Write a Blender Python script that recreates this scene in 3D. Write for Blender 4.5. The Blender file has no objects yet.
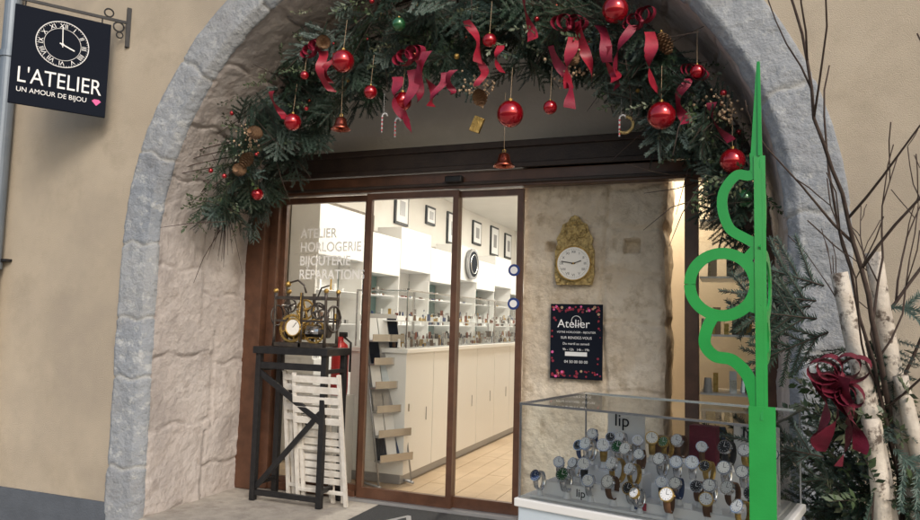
import bpy, math, random
import numpy as np
from mathutils import Vector, Matrix, Euler, noise
random.seed(7); rng=np.random.default_rng(7)
pi=math.pi
scene=bpy.context.scene
scene.view_settings.view_transform='Standard'; scene.view_settings.look='None'; scene.view_settings.exposure=0
COL=scene.collection

# ------------------------------------------------------------------ materials
def mat(name,c1,c2=None,scale=5.,rough=.6,metal=0.,bump=0.,bscale=40.,spec=.5,coat=0.,c3=None,s3=1.5,bdist=.01,lo=.35,hi=.65,tint=None,e3=(.5,.68),c4=None,s4=.8):
    m=bpy.data.materials.new(name); m.use_nodes=True; nt=m.node_tree; N=nt.nodes; L=nt.links
    b=N['Principled BSDF']; b.inputs['Roughness'].default_value=rough; b.inputs['Metallic'].default_value=metal
    b.inputs['Specular IOR Level'].default_value=spec; b.inputs['Coat Weight'].default_value=coat
    c2=c2 or tuple(x*.82 for x in c1)
    tc=N.new('ShaderNodeTexCoord')
    n=N.new('ShaderNodeTexNoise'); n.inputs['Scale'].default_value=scale; n.inputs['Detail'].default_value=3; n.inputs['Roughness'].default_value=.62
    L.new(tc.outputs['Object'],n.inputs['Vector'])
    r=N.new('ShaderNodeValToRGB'); r.color_ramp.elements[0].position=lo; r.color_ramp.elements[1].position=hi
    r.color_ramp.elements[0].color=(*c1,1); r.color_ramp.elements[1].color=(*c2,1)
    L.new(n.outputs['Fac'],r.inputs['Fac']); out=r.outputs['Color']
    def over(out,c,s,e,det=5):
        n3=N.new('ShaderNodeTexNoise'); n3.inputs['Scale'].default_value=s; n3.inputs['Detail'].default_value=det; n3.inputs['Roughness'].default_value=.7
        L.new(tc.outputs['Object'],n3.inputs['Vector'])
        r3=N.new('ShaderNodeMapRange'); r3.inputs[1].default_value=e[0]; r3.inputs[2].default_value=e[1]; L.new(n3.outputs['Fac'],r3.inputs[0])
        mx=N.new('ShaderNodeMix'); mx.data_type='RGBA'; L.new(r3.outputs[0],mx.inputs['Factor']); L.new(out,mx.inputs[6]); mx.inputs[7].default_value=(*c,1); return mx.outputs[2]
    if c3: out=over(out,c3,s3,e3)
    if c4: out=over(out,c4,s4,(.48,.72))
    if tint:
        a=N.new('ShaderNodeAttribute'); a.attribute_name='tint'
        mx=N.new('ShaderNodeMix'); mx.data_type='RGBA'; L.new(a.outputs['Fac'],mx.inputs['Factor']); L.new(out,mx.inputs[6]); mx.inputs[7].default_value=(*tint,1); out=mx.outputs[2]
    L.new(out,b.inputs['Base Color'])
    if bump:
        nb=N.new('ShaderNodeTexNoise'); nb.inputs['Scale'].default_value=bscale; nb.inputs['Detail'].default_value=4; nb.inputs['Roughness'].default_value=.65
        L.new(tc.outputs['Object'],nb.inputs['Vector'])
        bp=N.new('ShaderNodeBump'); bp.inputs['Strength'].default_value=bump; bp.inputs['Distance'].default_value=bdist
        L.new(nb.outputs['Fac'],bp.inputs['Height']); L.new(bp.outputs['Normal'],b.inputs['Normal'])
    return m
def flat(name,c,rough=.5,metal=0.,spec=.5,coat=0.):
    m=bpy.data.materials.new(name); m.use_nodes=True; b=m.node_tree.nodes['Principled BSDF']
    b.inputs['Base Color'].default_value=(*c,1); b.inputs['Roughness'].default_value=rough; b.inputs['Metallic'].default_value=metal; b.inputs['Specular IOR Level'].default_value=spec; b.inputs['Coat Weight'].default_value=coat
    return m
def glass(name,tintc=(.93,.96,.95),refl=.06):
    m=bpy.data.materials.new(name); m.use_nodes=True; nt=m.node_tree; N=nt.nodes; L=nt.links
    N.remove(N['Principled BSDF']); o=N['Material Output']
    t=N.new('ShaderNodeBsdfTransparent'); t.inputs['Color'].default_value=(*tintc,1)
    g=N.new('ShaderNodeBsdfGlossy'); g.inputs['Roughness'].default_value=.02
    fr=N.new('ShaderNodeFresnel'); fr.inputs['IOR'].default_value=1.45
    ma=N.new('ShaderNodeMath'); ma.operation='ADD'; ma.inputs[1].default_value=refl-.04; ma.use_clamp=True
    L.new(fr.outputs['Fac'],ma.inputs[0])
    mx=N.new('ShaderNodeMixShader'); L.new(ma.outputs[0],mx.inputs['Fac']); L.new(t.outputs[0],mx.inputs[1]); L.new(g.outputs[0],mx.inputs[2])
    L.new(mx.outputs[0],o.inputs['Surface']); return m
def emit(name,c,s):
    m=flat(name,c); b=m.node_tree.nodes['Principled BSDF']
    b.inputs['Emission Color'].default_value=(*c,1); b.inputs['Emission Strength'].default_value=s; return m

PLASTER=mat('plaster_wall',(.54,.465,.365),(.48,.41,.32),scale=1.3,rough=.95,bump=.75,bscale=190,bdist=.010,c3=(.44,.375,.29),s3=2.2,spec=.12,c4=(.40,.345,.28),s4=.6)
RINGM=mat('grey_limestone',(.25,.275,.31),(.33,.355,.39),scale=5,rough=.9,bump=1.,bscale=32,bdist=.016,c3=(.45,.465,.475),s3=14,spec=.2,c4=(.19,.20,.22),s4=2.5,e3=(.52,.66),tint=(.44,.44,.43))
REVM=mat('pale_limestone',(.62,.57,.545),(.54,.485,.455),scale=2.2,rough=.9,bump=1.,bscale=26,bdist=.012,c3=(.44,.385,.355),s3=6,spec=.2,c4=(.36,.325,.315),s4=1.4,tint=(.34,.30,.28))
MORT=mat('lime_mortar',(.36,.33,.30),scale=14,rough=.95,bump=.6,bscale=80,spec=.1)
PIERM=mat('cream_stone',(.76,.67,.54),(.66,.56,.43),scale=5,rough=.9,bump=1.,bscale=24,bdist=.016,c3=(.48,.39,.28),s3=9,spec=.2,c4=(.56,.48,.38),s4=2.6)
PLINTH=mat('plinth_paint',(.10,.115,.14),scale=6,rough=.85,bump=.5,bscale=60)
TYMP=mat('tympanum_plaster',(.82,.78,.72),(.76,.72,.65),scale=3,rough=.9,bump=.4,bscale=40)
WOOD=mat('brown_joinery',(.115,.052,.030),(.075,.034,.020),scale=9,rough=.33,bump=.12,bscale=70)
DWOOD=mat('dark_beam_wood',(.030,.019,.016),(.045,.029,.022),scale=8,rough=.5,bump=.35,bscale=50)
DPANEL=mat('taupe_backdrop',(.23,.195,.155),(.19,.16,.125),scale=4,rough=.6)  # colour of the boards added to darken the left interior
PAVE=mat('paving_stone',(.44,.40,.35),(.35,.32,.28),scale=9,rough=.85,bump=.6,bscale=60,c3=(.28,.25,.22),s3=5)
ASPH=mat('asphalt',(.05,.05,.052),(.065,.065,.066),scale=30,rough=.9,bump=.6,bscale=200)
KERB=mat('kerb_granite',(.3,.3,.3),(.24,.24,.24),scale=40,rough=.85,bump=.4,bscale=120)
FLOORM=mat('shop_floor_wood',(.50,.37,.24),(.38,.27,.165),scale=2.2,rough=.28,bump=.05,bscale=20)
WHITE=flat('white_lacquer',(.82,.81,.79),rough=.3)
WALLW=mat('white_plaster',(.80,.77,.72),(.76,.73,.68),scale=2,rough=.9)
BEIGE=mat('beige_plaster',(.64,.55,.42),(.58,.49,.37),scale=2,rough=.9,bump=.2,bscale=40)
BLACK=mat('black_metal',(.014,.014,.016),(.024,.023,.024),scale=20,rough=.45,metal=.3,bump=.15,bscale=90)
BLACKP=flat('black_panel',(.008,.011,.020),rough=.8,spec=.12)
WPRINT=flat('white_print',(.88,.88,.88),rough=.6)
PINKP=flat('pink_print',(.75,.12,.35),rough=.6)
CHROME=flat('steel',(.68,.68,.69),rough=.22,metal=1)
BRASS=mat('brass',(.62,.42,.14),(.40,.25,.07),scale=35,rough=.33,metal=.9,bump=.8,bscale=70,bdist=.008)
OLDGOLD=mat('worn_gilding',(.66,.50,.21),(.30,.21,.08),scale=45,rough=.4,metal=.4,bump=1,bscale=60,bdist=.012)
IRON=mat('wrought_iron',(.07,.06,.06),(.12,.10,.08),scale=25,rough=.42,metal=.7,bump=.3,bscale=60)
ENAMEL=flat('white_enamel',(.84,.82,.77),rough=.2)
GREEN=mat('green_paint',(.016,.32,.060),(.012,.275,.048),scale=6,rough=.36,coat=.25,bump=.06,bscale=120)
NEEDLE=mat('fir_needles',(.014,.040,.022),(.032,.068,.034),scale=4,rough=.5,tint=(.105,.16,.145))
LEAF=mat('evergreen_leaf',(.028,.058,.022),(.05,.085,.03),scale=8,rough=.45,tint=(.13,.15,.09))
TWIG=mat('dark_twig_bark',(.045,.028,.022),(.075,.052,.042),scale=30,rough=.85)
BIRCH=mat('birch_bark',(.70,.64,.56),(.58,.51,.43),scale=10,rough=.75,bump=.5,bscale=50,c3=(.12,.09,.07),s3=16,e3=(.54,.64))
REDB=flat('red_glass_ball',(.42,.006,.016),rough=.06,metal=.55,coat=1.)
GRNB=flat('green_glass_ball',(.03,.14,.05),rough=.1,metal=.4,coat=1)
RIB=mat('burgundy_ribbon',(.20,.009,.032),(.27,.016,.045),scale=20,rough=.5,bump=.3,bscale=200)
RIBR=mat('red_ribbon',(.36,.018,.040),(.26,.011,.028),scale=20,rough=.45)
RIBD=mat('dark_burgundy_ribbon',(.12,.006,.022),(.17,.010,.032),scale=20,rough=.6,bump=.3,bscale=200)
COPPER=flat('copper_bell',(.34,.08,.05),rough=.25,metal=.9)
CONE=mat('pine_cone_scales',(.17,.09,.045),(.26,.16,.09),scale=60,rough=.8)
DRIED=flat('dried_flower',(.46,.33,.21),rough=.8)
RUBBER=mat('mat_rubber',(.022,.023,.026),(.035,.036,.038),scale=60,rough=.9,bump=.6,bscale=300)
ZINC=mat('zinc_pipe',(.19,.23,.28),(.24,.28,.33),scale=5,rough=.5,metal=.4)
WWOOD=mat('white_painted_wood',(.74,.71,.66),(.62,.58,.52),scale=14,rough=.6,bump=.3,bscale=60)
REDP=flat('extinguisher_red',(.5,.02,.02),rough=.3)
BLUEP=flat('blue_sticker',(.02,.05,.22),rough=.4)
GREYM=flat('grey_metal',(.36,.36,.37),rough=.4,metal=.5)
TEAL=flat('teal_display',(.16,.27,.27),rough=.5)
LEATHB=flat('brown_leather',(.12,.055,.025),rough=.6)
LEATHK=flat('black_leather',(.018,.018,.02),rough=.55)
LEATHU=flat('blue_leather',(.02,.045,.13),rough=.55)
BRCASE=mat('base_blue_white',(.60,.68,.75),(.57,.65,.72),rough=.4)
CARD=flat('white_card',(.80,.80,.80),rough=.6)
GL=glass('clear_glass',(.94,.965,.955),.055)
GLC=glass('case_glass',(.95,.97,.965),.05)
LAMP=emit('ceiling_lamp_diffuser',(1,.94,.85),27)
SPOT=emit('added_fill_panel',(1,.88,.70),14)  # glowing panel added to brighten the beige partition wall

# ------------------------------------------------------------------ mesh builder
def empty(name,loc=(0,0,0),rot=(0,0,0),parent=None):
    o=bpy.data.objects.new(name,None); o.location=loc; o.rotation_euler=rot; COL.objects.link(o)
    if parent: o.parent=parent
    return o
class MB:
    def __init__(s): s.V=[];s.F=[];s.M=[];s.S=[];s.mats=[]
    def mi(s,m):
        if m not in s.mats: s.mats.append(m)
        return s.mats.index(m)
    def add(s,vs,fs,m,mtx=None,smooth=False):
        o=len(s.V); k=s.mi(m)
        for v in vs:
            v=Vector(v); s.V.append(tuple(mtx@v if mtx is not None else v))
        for f in fs: s.F.append(tuple(i+o for i in f)); s.M.append(k); s.S.append(smooth)
    def box(s,x0,x1,y0,y1,z0,z1,m,mtx=None):
        vs=[(x,y,z) for x in (x0,x1) for y in (y0,y1) for z in (z0,z1)]
        s.add(vs,[(0,1,3,2),(4,6,7,5),(0,4,5,1),(2,3,7,6),(0,2,6,4),(1,5,7,3)],m,mtx)
    def q(s,a,b,c,d,m,mtx=None): s.add([a,b,c,d],[(0,1,2,3)],m,mtx)
    def bar(s,p0,p1,w,t,m,up=(0,0,1),mtx=None):
        p0=Vector(p0);p1=Vector(p1);d=(p1-p0);L=d.length;d.normalize();u=Vector(up)
        if abs(d.dot(u))>.95:u=Vector((0,1,0))
        a=d.cross(u).normalized(); b=a.cross(d).normalized()
        R=Matrix((d,a,b)).transposed().to_4x4(); R.translation=p0
        if mtx is not None:R=mtx@R
        s.box(0,L,-w/2,w/2,-t/2,t/2,m,R)
    def tube(s,pts,rad,m,seg=6,mtx=None,caps=True,smooth=True):
        pts=[Vector(p) for p in pts]; n=len(pts)
        if not hasattr(rad,'__len__'): rad=[rad]*n
        vs=[];fs=[];ref=None
        for i,p in enumerate(pts):
            t=(pts[min(i+1,n-1)]-pts[max(i-1,0)]).normalized()
            if ref is None:
                ref=Vector((0,0,1)) if abs(t.z)<.9 else Vector((1,0,0))
            a=t.cross(ref)
            if a.length<1e-5: a=t.cross(Vector((.3,.8,.5)))
            a.normalize(); b=a.cross(t).normalized(); ref=b
            for k in range(seg):
                an=2*pi*k/seg; vs.append(p+(a*math.cos(an)+b*math.sin(an))*rad[i])
        for i in range(n-1):
            for k in range(seg):
                k2=(k+1)%seg; fs.append((i*seg+k,i*seg+k2,(i+1)*seg+k2,(i+1)*seg+k))
        if caps: fs.append(tuple(range(seg))[::-1]); fs.append(tuple((n-1)*seg+k for k in range(seg)))
        s.add(vs,fs,m,mtx,smooth)
    def cyl(s,p0,p1,r,m,seg=24,mtx=None,r1=None):
        p0=Vector(p0);p1=Vector(p1); s.tube([p0,p1],[r,r if r1 is None else r1],m,seg,mtx,smooth=False)
    def lathe(s,prof,m,seg=20,mtx=None,smooth=True):
        vs=[];fs=[];n=len(prof)
        for r,z in prof:
            for k in range(seg): a=2*pi*k/seg; vs.append((r*math.cos(a),r*math.sin(a),z))
        for i in range(n-1):
            for k in range(seg):
                k2=(k+1)%seg; fs.append((i*seg+k,i*seg+k2,(i+1)*seg+k2,(i+1)*seg+k))
        s.add(vs,fs,m,mtx,smooth)
    def sphere(s,c,r,m,seg=16,rings=10,sc=(1,1,1),mtx=None):
        prof=[(max(r*math.sin(pi*i/rings),1e-5),-r*math.cos(pi*i/rings)) for i in range(rings+1)]
        T=Matrix.Translation(c)@Matrix.Diagonal((*sc,1))
        if mtx is not None: T=mtx@T
        s.lathe(prof,m,seg,T)
    def ribbon(s,pts,wv,m):
        vs=[];fs=[]
        for i,p in enumerate(pts):
            w=Vector(wv[i] if isinstance(wv,list) else wv); p=Vector(p); vs+= [p-w/2,p+w/2]
        for i in range(len(pts)-1): fs.append((2*i,2*i+1,2*i+3,2*i+2))
        s.add(vs,fs,m,None,True)
    def ring(s,c,R,r,m,axis='Y',seg=32,mtx=None,a0=0,a1=2*pi):
        pts=[]
        for i in range(seg+1):
            a=a0+(a1-a0)*i/seg
            if axis=='Y': pts.append((c[0]+R*math.cos(a),c[1],c[2]+R*math.sin(a)))
            elif axis=='Z': pts.append((c[0]+R*math.cos(a),c[1]+R*math.sin(a),c[2]))
            else: pts.append((c[0],c[1]+R*math.cos(a),c[2]+R*math.sin(a)))
        s.tube(pts,r,m,6,mtx)
    def build(s,name,parent=None,bevel=0,seg=2,ang=35,tint=None):
        me=bpy.data.meshes.new(name); me.from_pydata(s.V,[],s.F); me.update()
        for m in s.mats: me.materials.append(m)
        me.polygons.foreach_set('material_index',s.M); me.polygons.foreach_set('use_smooth',s.S)
        if tint is not None:
            at=me.attributes.new('tint','FLOAT','POINT'); at.data.foreach_set('value',tint)
        o=bpy.data.objects.new(name,me); COL.objects.link(o)
        if parent:o.parent=parent
        if bevel:
            b=o.modifiers.new('bevel','BEVEL'); b.width=bevel;b.segments=seg;b.limit_method='ANGLE';b.angle_limit=math.radians(ang)
        return o
def qbox(name,x0,x1,y0,y1,z0,z1,m,parent=None,bevel=0):
    b=MB(); b.box(x0,x1,y0,y1,z0,z1,m); return b.build(name,parent,bevel)
def text(name,body,loc,size,m,rot=(pi/2,0,0),parent=None,align='LEFT',ext=.0008,sx=1.,mtx=None,off=0.):
    c=bpy.data.curves.new(name,'FONT'); c.body=body; c.size=size; c.extrude=ext; c.align_x=align; c.offset=off
    c.materials.append(m); o=bpy.data.objects.new(name,c); COL.objects.link(o)
    if mtx is not None: o.matrix_world=mtx@Matrix.Translation(loc)@Euler(rot).to_matrix().to_4x4()@Matrix.Diagonal((sx,1,1,1))
    else: o.location=loc; o.rotation_euler=rot; o.scale=(sx,1,1)
    if parent:o.parent=parent
    return o
def fr(x,y,z,o=4): return noise.fractal(Vector((x,y,z)),.8,2.1,o)

# ------------------------------------------------------------------ ground
GZ=-.25
b=MB(); b.box(-300,300,-300,-5.2,GZ-.35,GZ-.12,ASPH); b.build('road')
b=MB()
xx=-12.
while xx<9:
    yy=-5.0
    k=0
    while yy<-.05:
        y2=min(yy+.5,-.03)
        off=.3*(k%2)
        b.box(xx+off+.003,xx+off+.597,yy+.003,y2-.003,GZ-.1,GZ,PAVE); yy+=.5;k+=1
    xx+=.6
b.build('pavement',bevel=.004)
qbox('ground',-300,300,-5.02,0,GZ-.3,GZ-.006,MORT)
qbox('kerb',-60,60,-5.2,-5.02,GZ-.3,GZ+.001,KERB,bevel=.02)

# ------------------------------------------------------------------ facade
fac=empty('stone_arch_shopfront_building')
CX,CZ,R0=-1.79,1.85,2.05
JB=CZ-GZ; AL=pi*R0
def PP(s,r):
    if s<JB: return (CX-R0-r, GZ+s)
    if s<JB+AL:
        a=pi-(s-JB)/R0; return (CX+(R0+r)*math.cos(a), CZ+(R0+r)*math.sin(a))
    return (CX+R0+r, CZ-(s-JB-AL))
RW=.27
b=MB()
def wallquad(x0,x1,z0,z1,m,y=0.): b.add([(x0,y,z0),(x1,y,z0),(x1,y,z1),(x0,y,z1)],[(0,1,2,3)],m)
PZ=.08
wallquad(-14,CX-R0-RW,PZ,CZ,PLASTER); wallquad(CX+R0+RW,10,PZ,CZ,PLASTER)
wallquad(-14,CX-R0-RW,CZ,8,PLASTER); wallquad(CX+R0+RW,10,CZ,8,PLASTER)
n=64;vs=[];fs=[]
for i in range(n+1):
    a=pi-pi*i/n; x=CX+(R0+RW)*math.cos(a); z=CZ+(R0+RW)*math.sin(a); vs+=[(x,0,z),(x,0,8)]
for i in range(n): fs.append((2*i,2*i+2,2*i+3,2*i+1))
b.add(vs,fs,PLASTER)
b.box(-14,CX-R0-RW,-.018,.1,GZ-.05,PZ,PLINTH); b.box(CX+R0+RW,10,-.018,.1,GZ-.05,PZ,PLINTH)
b.build('facade_wall',fac)
TOT=2*JB+AL
prof=[]
for r in np.linspace(.292,.05,17): prof.append((r,-.020,0,-1))
prof[0]=(.292,.012,0,-1); 
for t in np.linspace(0,1,5)[1:]: prof.append((.05*(1-t),-.020+.055*t,-.7,-.7))
ny=int((1.235-.05)/.02)
for y in np.linspace(.052,1.235,ny): prof.append((0,y,-1,0))
NR=21
rj=random.Random(5)
ringj=[.58,1.2,1.62,2.15]
s=2.15
while s<TOT-2.2: s+=rj.uniform(.42,.72); ringj.append(s)
ringj+=[TOT-1.5,TOT-.9,TOT-.4]
revj=[[],[]]
for k in range(2):
    s=rj.uniform(.2,.5)
    while s<TOT: revj[k].append(s+0.); s+=rj.uniform(.4,.85)
ns=int(TOT/.013); vs=[];fs=[];tn=[]; np_=len(prof)
ra=np.array(ringj); rv=[np.array(q) for q in revj]
br_=random.Random(9); blkc=[br_.random() for _ in range(200)]
for i in range(ns+1):
    s=TOT*i/ns
    for (r,y,nr,ny_) in prof:
        x,z=PP(s,r); f2=fr(x*14,y*14,z*14,3)
        edge=(y<.06)
        if edge:
            dsp=.010*fr(x*2.2,y*2.2,z*2.2,3)+.007*f2
            d=float(np.min(np.abs(ra-s+.012*math.sin(r*30+s)+.006*f2)))
            jw=max(0,1-(d/.016)**2); dsp-=.014*jw
            blk=int(np.searchsorted(ra,s)); dsp+=.006*math.sin(blk*37.7); t=.75*jw+.35*blkc[blk]*(1-jw)
        else:
            dsp=.009*fr(x*2.2,y*2.2,z*2.2,3)+.006*f2
            ym=.62+.09*math.sin(int(s*1.3)*2.3); k=0 if y<ym else 1
            d=float(np.min(np.abs(rv[k]-s+.02*math.sin(y*17+s*3)+.01*f2)))
            jw=max(0,1-(d/.014)**2,(1-((y-ym)/.016)**2)); dsp-=.012*jw
            blk=int(np.searchsorted(rv[k],s)); dsp+=.006*math.sin(blk*21.3+k*4); t=.55*jw+.28*blkc[blk*2+k+50]*(1-jw)
        x,z=PP(s,r+nr*dsp); vs.append((x,y+ny_*dsp,z)); tn.append(t)
b=MB(); b.V=vs; k1=b.mi(RINGM); k2=b.mi(REVM)
for i in range(ns):
    for q in range(np_-1):
        a=i*np_+q; b.F.append((a,a+1,a+1+np_,a+np_)); b.M.append(k1 if q<NR else k2); b.S.append(True)
b.build('arch_stones',fac,tint=tn)
b=MB(); b.box(-4.1,.5,1.237,1.40,2.74,4.6,TYMP); b.box(-4.4,-3.84,1.24,1.4,GZ,2.74,TYMP); b.box(.26,.8,1.24,1.4,GZ,2.74,TYMP); b.build('tympanum_wall',fac)
b=MB(); b.box(-3.88,.30,0.02,1.34,GZ-.02,-.004,PAVE); b.build('doorway_threshold_floor',fac,bevel=.012)
b=MB()
b.box(-3.86,.27,1.10,1.233,2.575,2.755,DWOOD); b.box(-3.86,.27,1.075,1.10,2.715,2.765,DWOOD); b.box(-3.86,.27,1.085,1.10,2.56,2.60,DWOOD)
b.build('door_lintel_beam',fac,bevel=.006)
# ------------------------------------------------------------------ door frames
b=MB()
Y0,Y1=1.13,1.23
b.box(-3.86,-3.68,1.04,1.233,0,2.56,WOOD); b.box(-3.68,-3.60,1.12,1.233,0,2.56,WOOD)
b.box(-3.60,.27,Y0,Y1,2.43,2.557,WOOD); b.box(-3.6,.27,Y0-.02,Y0,2.45,2.475,DWOOD)
b.box(-.31,-.22,Y0,Y1,0,2.43,WOOD); b.box(.18,.27,Y0,Y1,0,2.43,WOOD)
b.box(-.22,.18,Y0,Y1,0,.35,WOOD)
b.box(-3.6,-2.79,Y0+.01,Y1,0,.06,WOOD)
b.build('door_frame',fac,bevel=.005)
def leaf(name,x0,x1,y,w=.045):
    b=MB(); b.box(x0,x0+w,y,y+.04,.02,2.42,WOOD); b.box(x1-w,x1,y,y+.04,.02,2.42,WOOD); b.box(x0+w,x1-w,y,y+.04,.02,.1,WOOD); b.box(x0+w,x1-w,y,y+.04,2.37,2.42,WOOD)
    b.q((x0+w,y+.02,.1),(x1-w,y+.02,.1),(x1-w,y+.02,2.37),(x0+w,y+.02,2.37),GL); return b.build(name,fac)
leaf('fixed_glass_panel',-3.6,-2.77,1.185,.035)
leaf('sliding_door_leaf',-2.77,-1.975,1.14)
leaf('sliding_door_leaf_2',-2.02,-1.47,1.185)
b=MB(); b.box(-2.9,-1.45,1.10,1.30,-.003,.018,GREYM); b.build('door_track',fac)
b=MB(); b.box(-2.07,-1.93,1.07,1.13,2.47,2.52,BLACK); b.build('door_sensor',fac,bevel=.01)
b=MB(); b.q((-.22,1.17,.35),(.18,1.17,.35),(.18,1.17,2.43),(-.22,1.17,2.43),GL); b.build('side_window_glass',fac)
for i,t in enumerate(['ATELIER','HORLOGERIE','BIJOUTERIE','RÉPARATIONS']):
    text('glass_lettering_%d'%i,t,(-3.41,1.178,2.075-.115*i),.112,WPRINT,parent=fac,sx=.86,ext=.0005,off=.0012)

# ------------------------------------------------------------------ interior
shop=empty('shop_interior')
RX,RR,RY,RC=-4.3,.9,10.5,3.35
b=MB()
x=RX; k=0
while x<RR:
    y=1.34-random.uniform(0,1)
    while y<RY:
        y2=y+1.4; b.box(x+.002,min(x+.178,RR),max(y,1.34)+.002,min(y2,RY)-.002,-.06,-.002+random.uniform(-.0008,.0008),FLOORM); y=y2
    x+=.18
b.build('shop_floor',shop)
b=MB(); b.box(RX-.1,RX,1.4,RY,0,RC,WALLW); b.box(RX,RR,RY,RY+.1,0,RC,WALLW); b.box(RR,RR+.1,1.4,RY,0,RC,WALLW); b.box(-4.4,-3.83,1.41,1.5,0,RC,WALLW); b.box(.26,.9,1.41,1.5,0,RC,WALLW)
b.box(RX-.1,RR+.1,1.405,RY+.1,RC,RC+.1,WALLW); b.build('shop_walls',shop)
b=MB(); b.box(-1.15,.9,2.35,2.45,0,RC-.002,BEIGE); b.build('partition_wall',shop)
b=MB()
for i in range(6): b.box(RX+.004,RX+.07,1.52+.42*i,1.52+.42*i+.412,0,2.72,DPANEL)  # boards added to darken the view behind the glass lettering
b.build('added_dark_backdrop',shop,bevel=.004)
b=MB()
for yy in (2.1,4.2,6.3,8.4):
    b.q((-2.7,yy,RC-.02),(-2.7,yy+1.2,RC-.02),(-2.0,yy+1.2,RC-.02),(-2.0,yy,RC-.02),LAMP)
b.q((-.9,1.6,2.70),(-.9,2.25,2.70),(-.2,2.25,2.70),(-.2,1.6,2.70),SPOT)  # added fill panel that lights the partition behind the pier
b.build('ceiling_lamps',shop)
cnt=empty('display_counter',parent=None)
b=MB(); g=MB(); it=MB(); itm=[BRASS,CHROME,LEATHB,LEATHU,WHITE,CHROME,LEATHK,CARD,CARD,COPPER]
xf=-2.66
yy=1.75
k=0
while yy<9.4:
    y2=yy+.62
    b.box(xf-.55,xf,yy+.005,y2-.005,.08,1.12,WHITE)
    b.box(xf-.004,xf+.006,y2-.16,y2-.15,.5,.62,GREYM)
    yy=y2
    k+=1
b.box(xf-.53,xf-.03,1.76,9.4,0,.08,GREYM); b.box(xf-.57,xf+.02,1.73,9.42,1.12,1.16,WHITE)
b.build('counter_cabinets',cnt,bevel=.003)
yy=1.75
while yy<9.2:
    y2=yy+1.24
    z0,z1=1.165,1.66; xa,xb,ya,yb=xf-.52,xf-.01,yy+.01,y2-.01
    g.q((xb,ya,z0),(xb,yb,z0),(xb,yb,z1),(xb,ya,z1),GLC); g.q((xa,ya,z1),(xb,ya,z1),(xb,yb,z1),(xa,yb,z1),GLC)
    for (px,py) in ((xf-.018,yy+.012),(xf-.018,y2-.02),(xf-.52,yy+.012),(xf-.52,y2-.02)): it.box(px,px+.012,py,py+.012,1.165,z1,CHROME)
    it.box(xf-.03,xf-.005,yy+.012,y2-.012,z1+.002,z1+.014,CHROME); it.box(xf-.52,xf-.50,yy+.012,y2-.012,z1+.002,z1+.014,CHROME); it.box(xf-.5,xf-.03,yy+.012,yy+.03,z1+.002,z1+.014,CHROME)
    it.box(xf-.5,xf-.14,yy+.04,y2-.04,1.395,1.405,CARD)
    it.box(xf-.5,xf-.30,yy+.06,y2-.06,1.406,1.45,WHITE); it.box(xf-.5,xf-.25,yy+.06,y2-.06,1.166,1.22,WHITE)
    for q in range(150):
        lv=random.choice((0,0,1)); x=random.uniform(xf-.48,xf-.06); y=random.uniform(yy+.06,y2-.1)
        if lv:
            x=random.uniform(xf-.48,xf-.17); z=1.451 if x<xf-.33 else 1.406
        else: z=1.221 if x<xf-.27 else 1.167
        m=random.choice(itm); h=random.uniform(.02,.08); w=random.uniform(.01,.026)
        if random.random()<.6: it.cyl((x,y,z),(x,y,z+h),w*.7,m,8,r1=w*.4)
        else: it.box(x,x+w,y,y+w*1.5,z,z+h,m)
    yy=y2;k+=1
g.build('counter_glass_cases',cnt); it.build('jewellery_and_watches',cnt)
wc=empty('wall_display_cabinet')
b=MB(); it=MB()
yy=2.2
k=0
while yy<10.2:
    y2=yy+.95; zt=2.42 if k%2 else 2.58; zb=1.95 if k%2 else 2.05
    b.box(RX+.08,RX+.42,yy+.008,y2-.008,0.02,1.0,WHITE)
    b.box(RX+.08,RX+.42,yy+.008,y2-.008,zb,zt,WHITE)
    b.box(RX+.08,RX+.10,yy+.006,y2-.006,1.0,zb,TEAL if k%2==1 else WHITE)
    b.box(RX+.10,RX+.40,yy+.006,yy+.026,1.0,zb,WHITE)
    for z in (1.35,1.7): b.box(RX+.10,RX+.36,yy+.03,y2-.02,z-.006,z+.004,CARD)
    for q in range(46):
        x=RX+random.uniform(.14,.32); y=random.uniform(yy+.06,y2-.1); z=random.choice((1.0,1.355,1.705)); m=random.choice(itm); h=random.uniform(.03,.13); w=random.uniform(.015,.045)
        if random.random()<.4: it.cyl((x,y,z),(x,y,z+h),w*.7,m,10,r1=w*.5)
        else: it.box(x,x+w,y,y+w*1.4,z,z+h,m)
    yy=y2;k+=1
b.build('cabinet_bodies',wc,bevel=.004); it.build('cabinet_goods',wc)
for i,(y,z,w,h) in enumerate([(4.7,2.95,.42,.46),(5.75,3.0,.34,.28),(6.6,2.92,.48,.52),(7.8,3.0,.44,.42),(8.8,2.97,.46,.56),(9.7,2.97,.42,.5)]):
    b=MB(); X=RX
    b.box(X+.002,X+.03,y,y+w,z-h/2,z+h/2,BLACK); b.box(X+.031,X+.034,y+.035,y+w-.035,z-h/2+.035,z+h/2-.035,WPRINT); b.box(X+.035,X+.037,y+w*.3,y+w*.7,z-h*.22,z+h*.22,GREYM)
    b.build('framed_picture' if i==0 else 'framed_picture.%03d'%i)
b=MB()
for i,(x,w,h) in enumerate([(-3.4,.5,.4),(-2.6,.4,.5),(-1.9,.4,.4)]):
    b.box(x,x+w,RY-.03,RY-.004,2.9-h/2,2.9+h/2,BLACK); b.box(x+.04,x+w-.04,RY-.036,RY-.031,2.9-h/2+.04,2.9+h/2-.04,WPRINT)
b.build('framed_picture_row')
b=MB(); T=Matrix.Translation((RX+.45,6.6,2.32))@Matrix.Rotation(pi/2,4,'Y')
b.cyl((0,0,0),(0,0,.04),.24,GREYM,32,T); b.cyl((0,0,.041),(0,0,.045),.2,BLACKP,32,T); b.ring((0,0,.045),.15,.01,CHROME,'Z',24,T); b.build('round_wall_clock')
b=MB()
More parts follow.
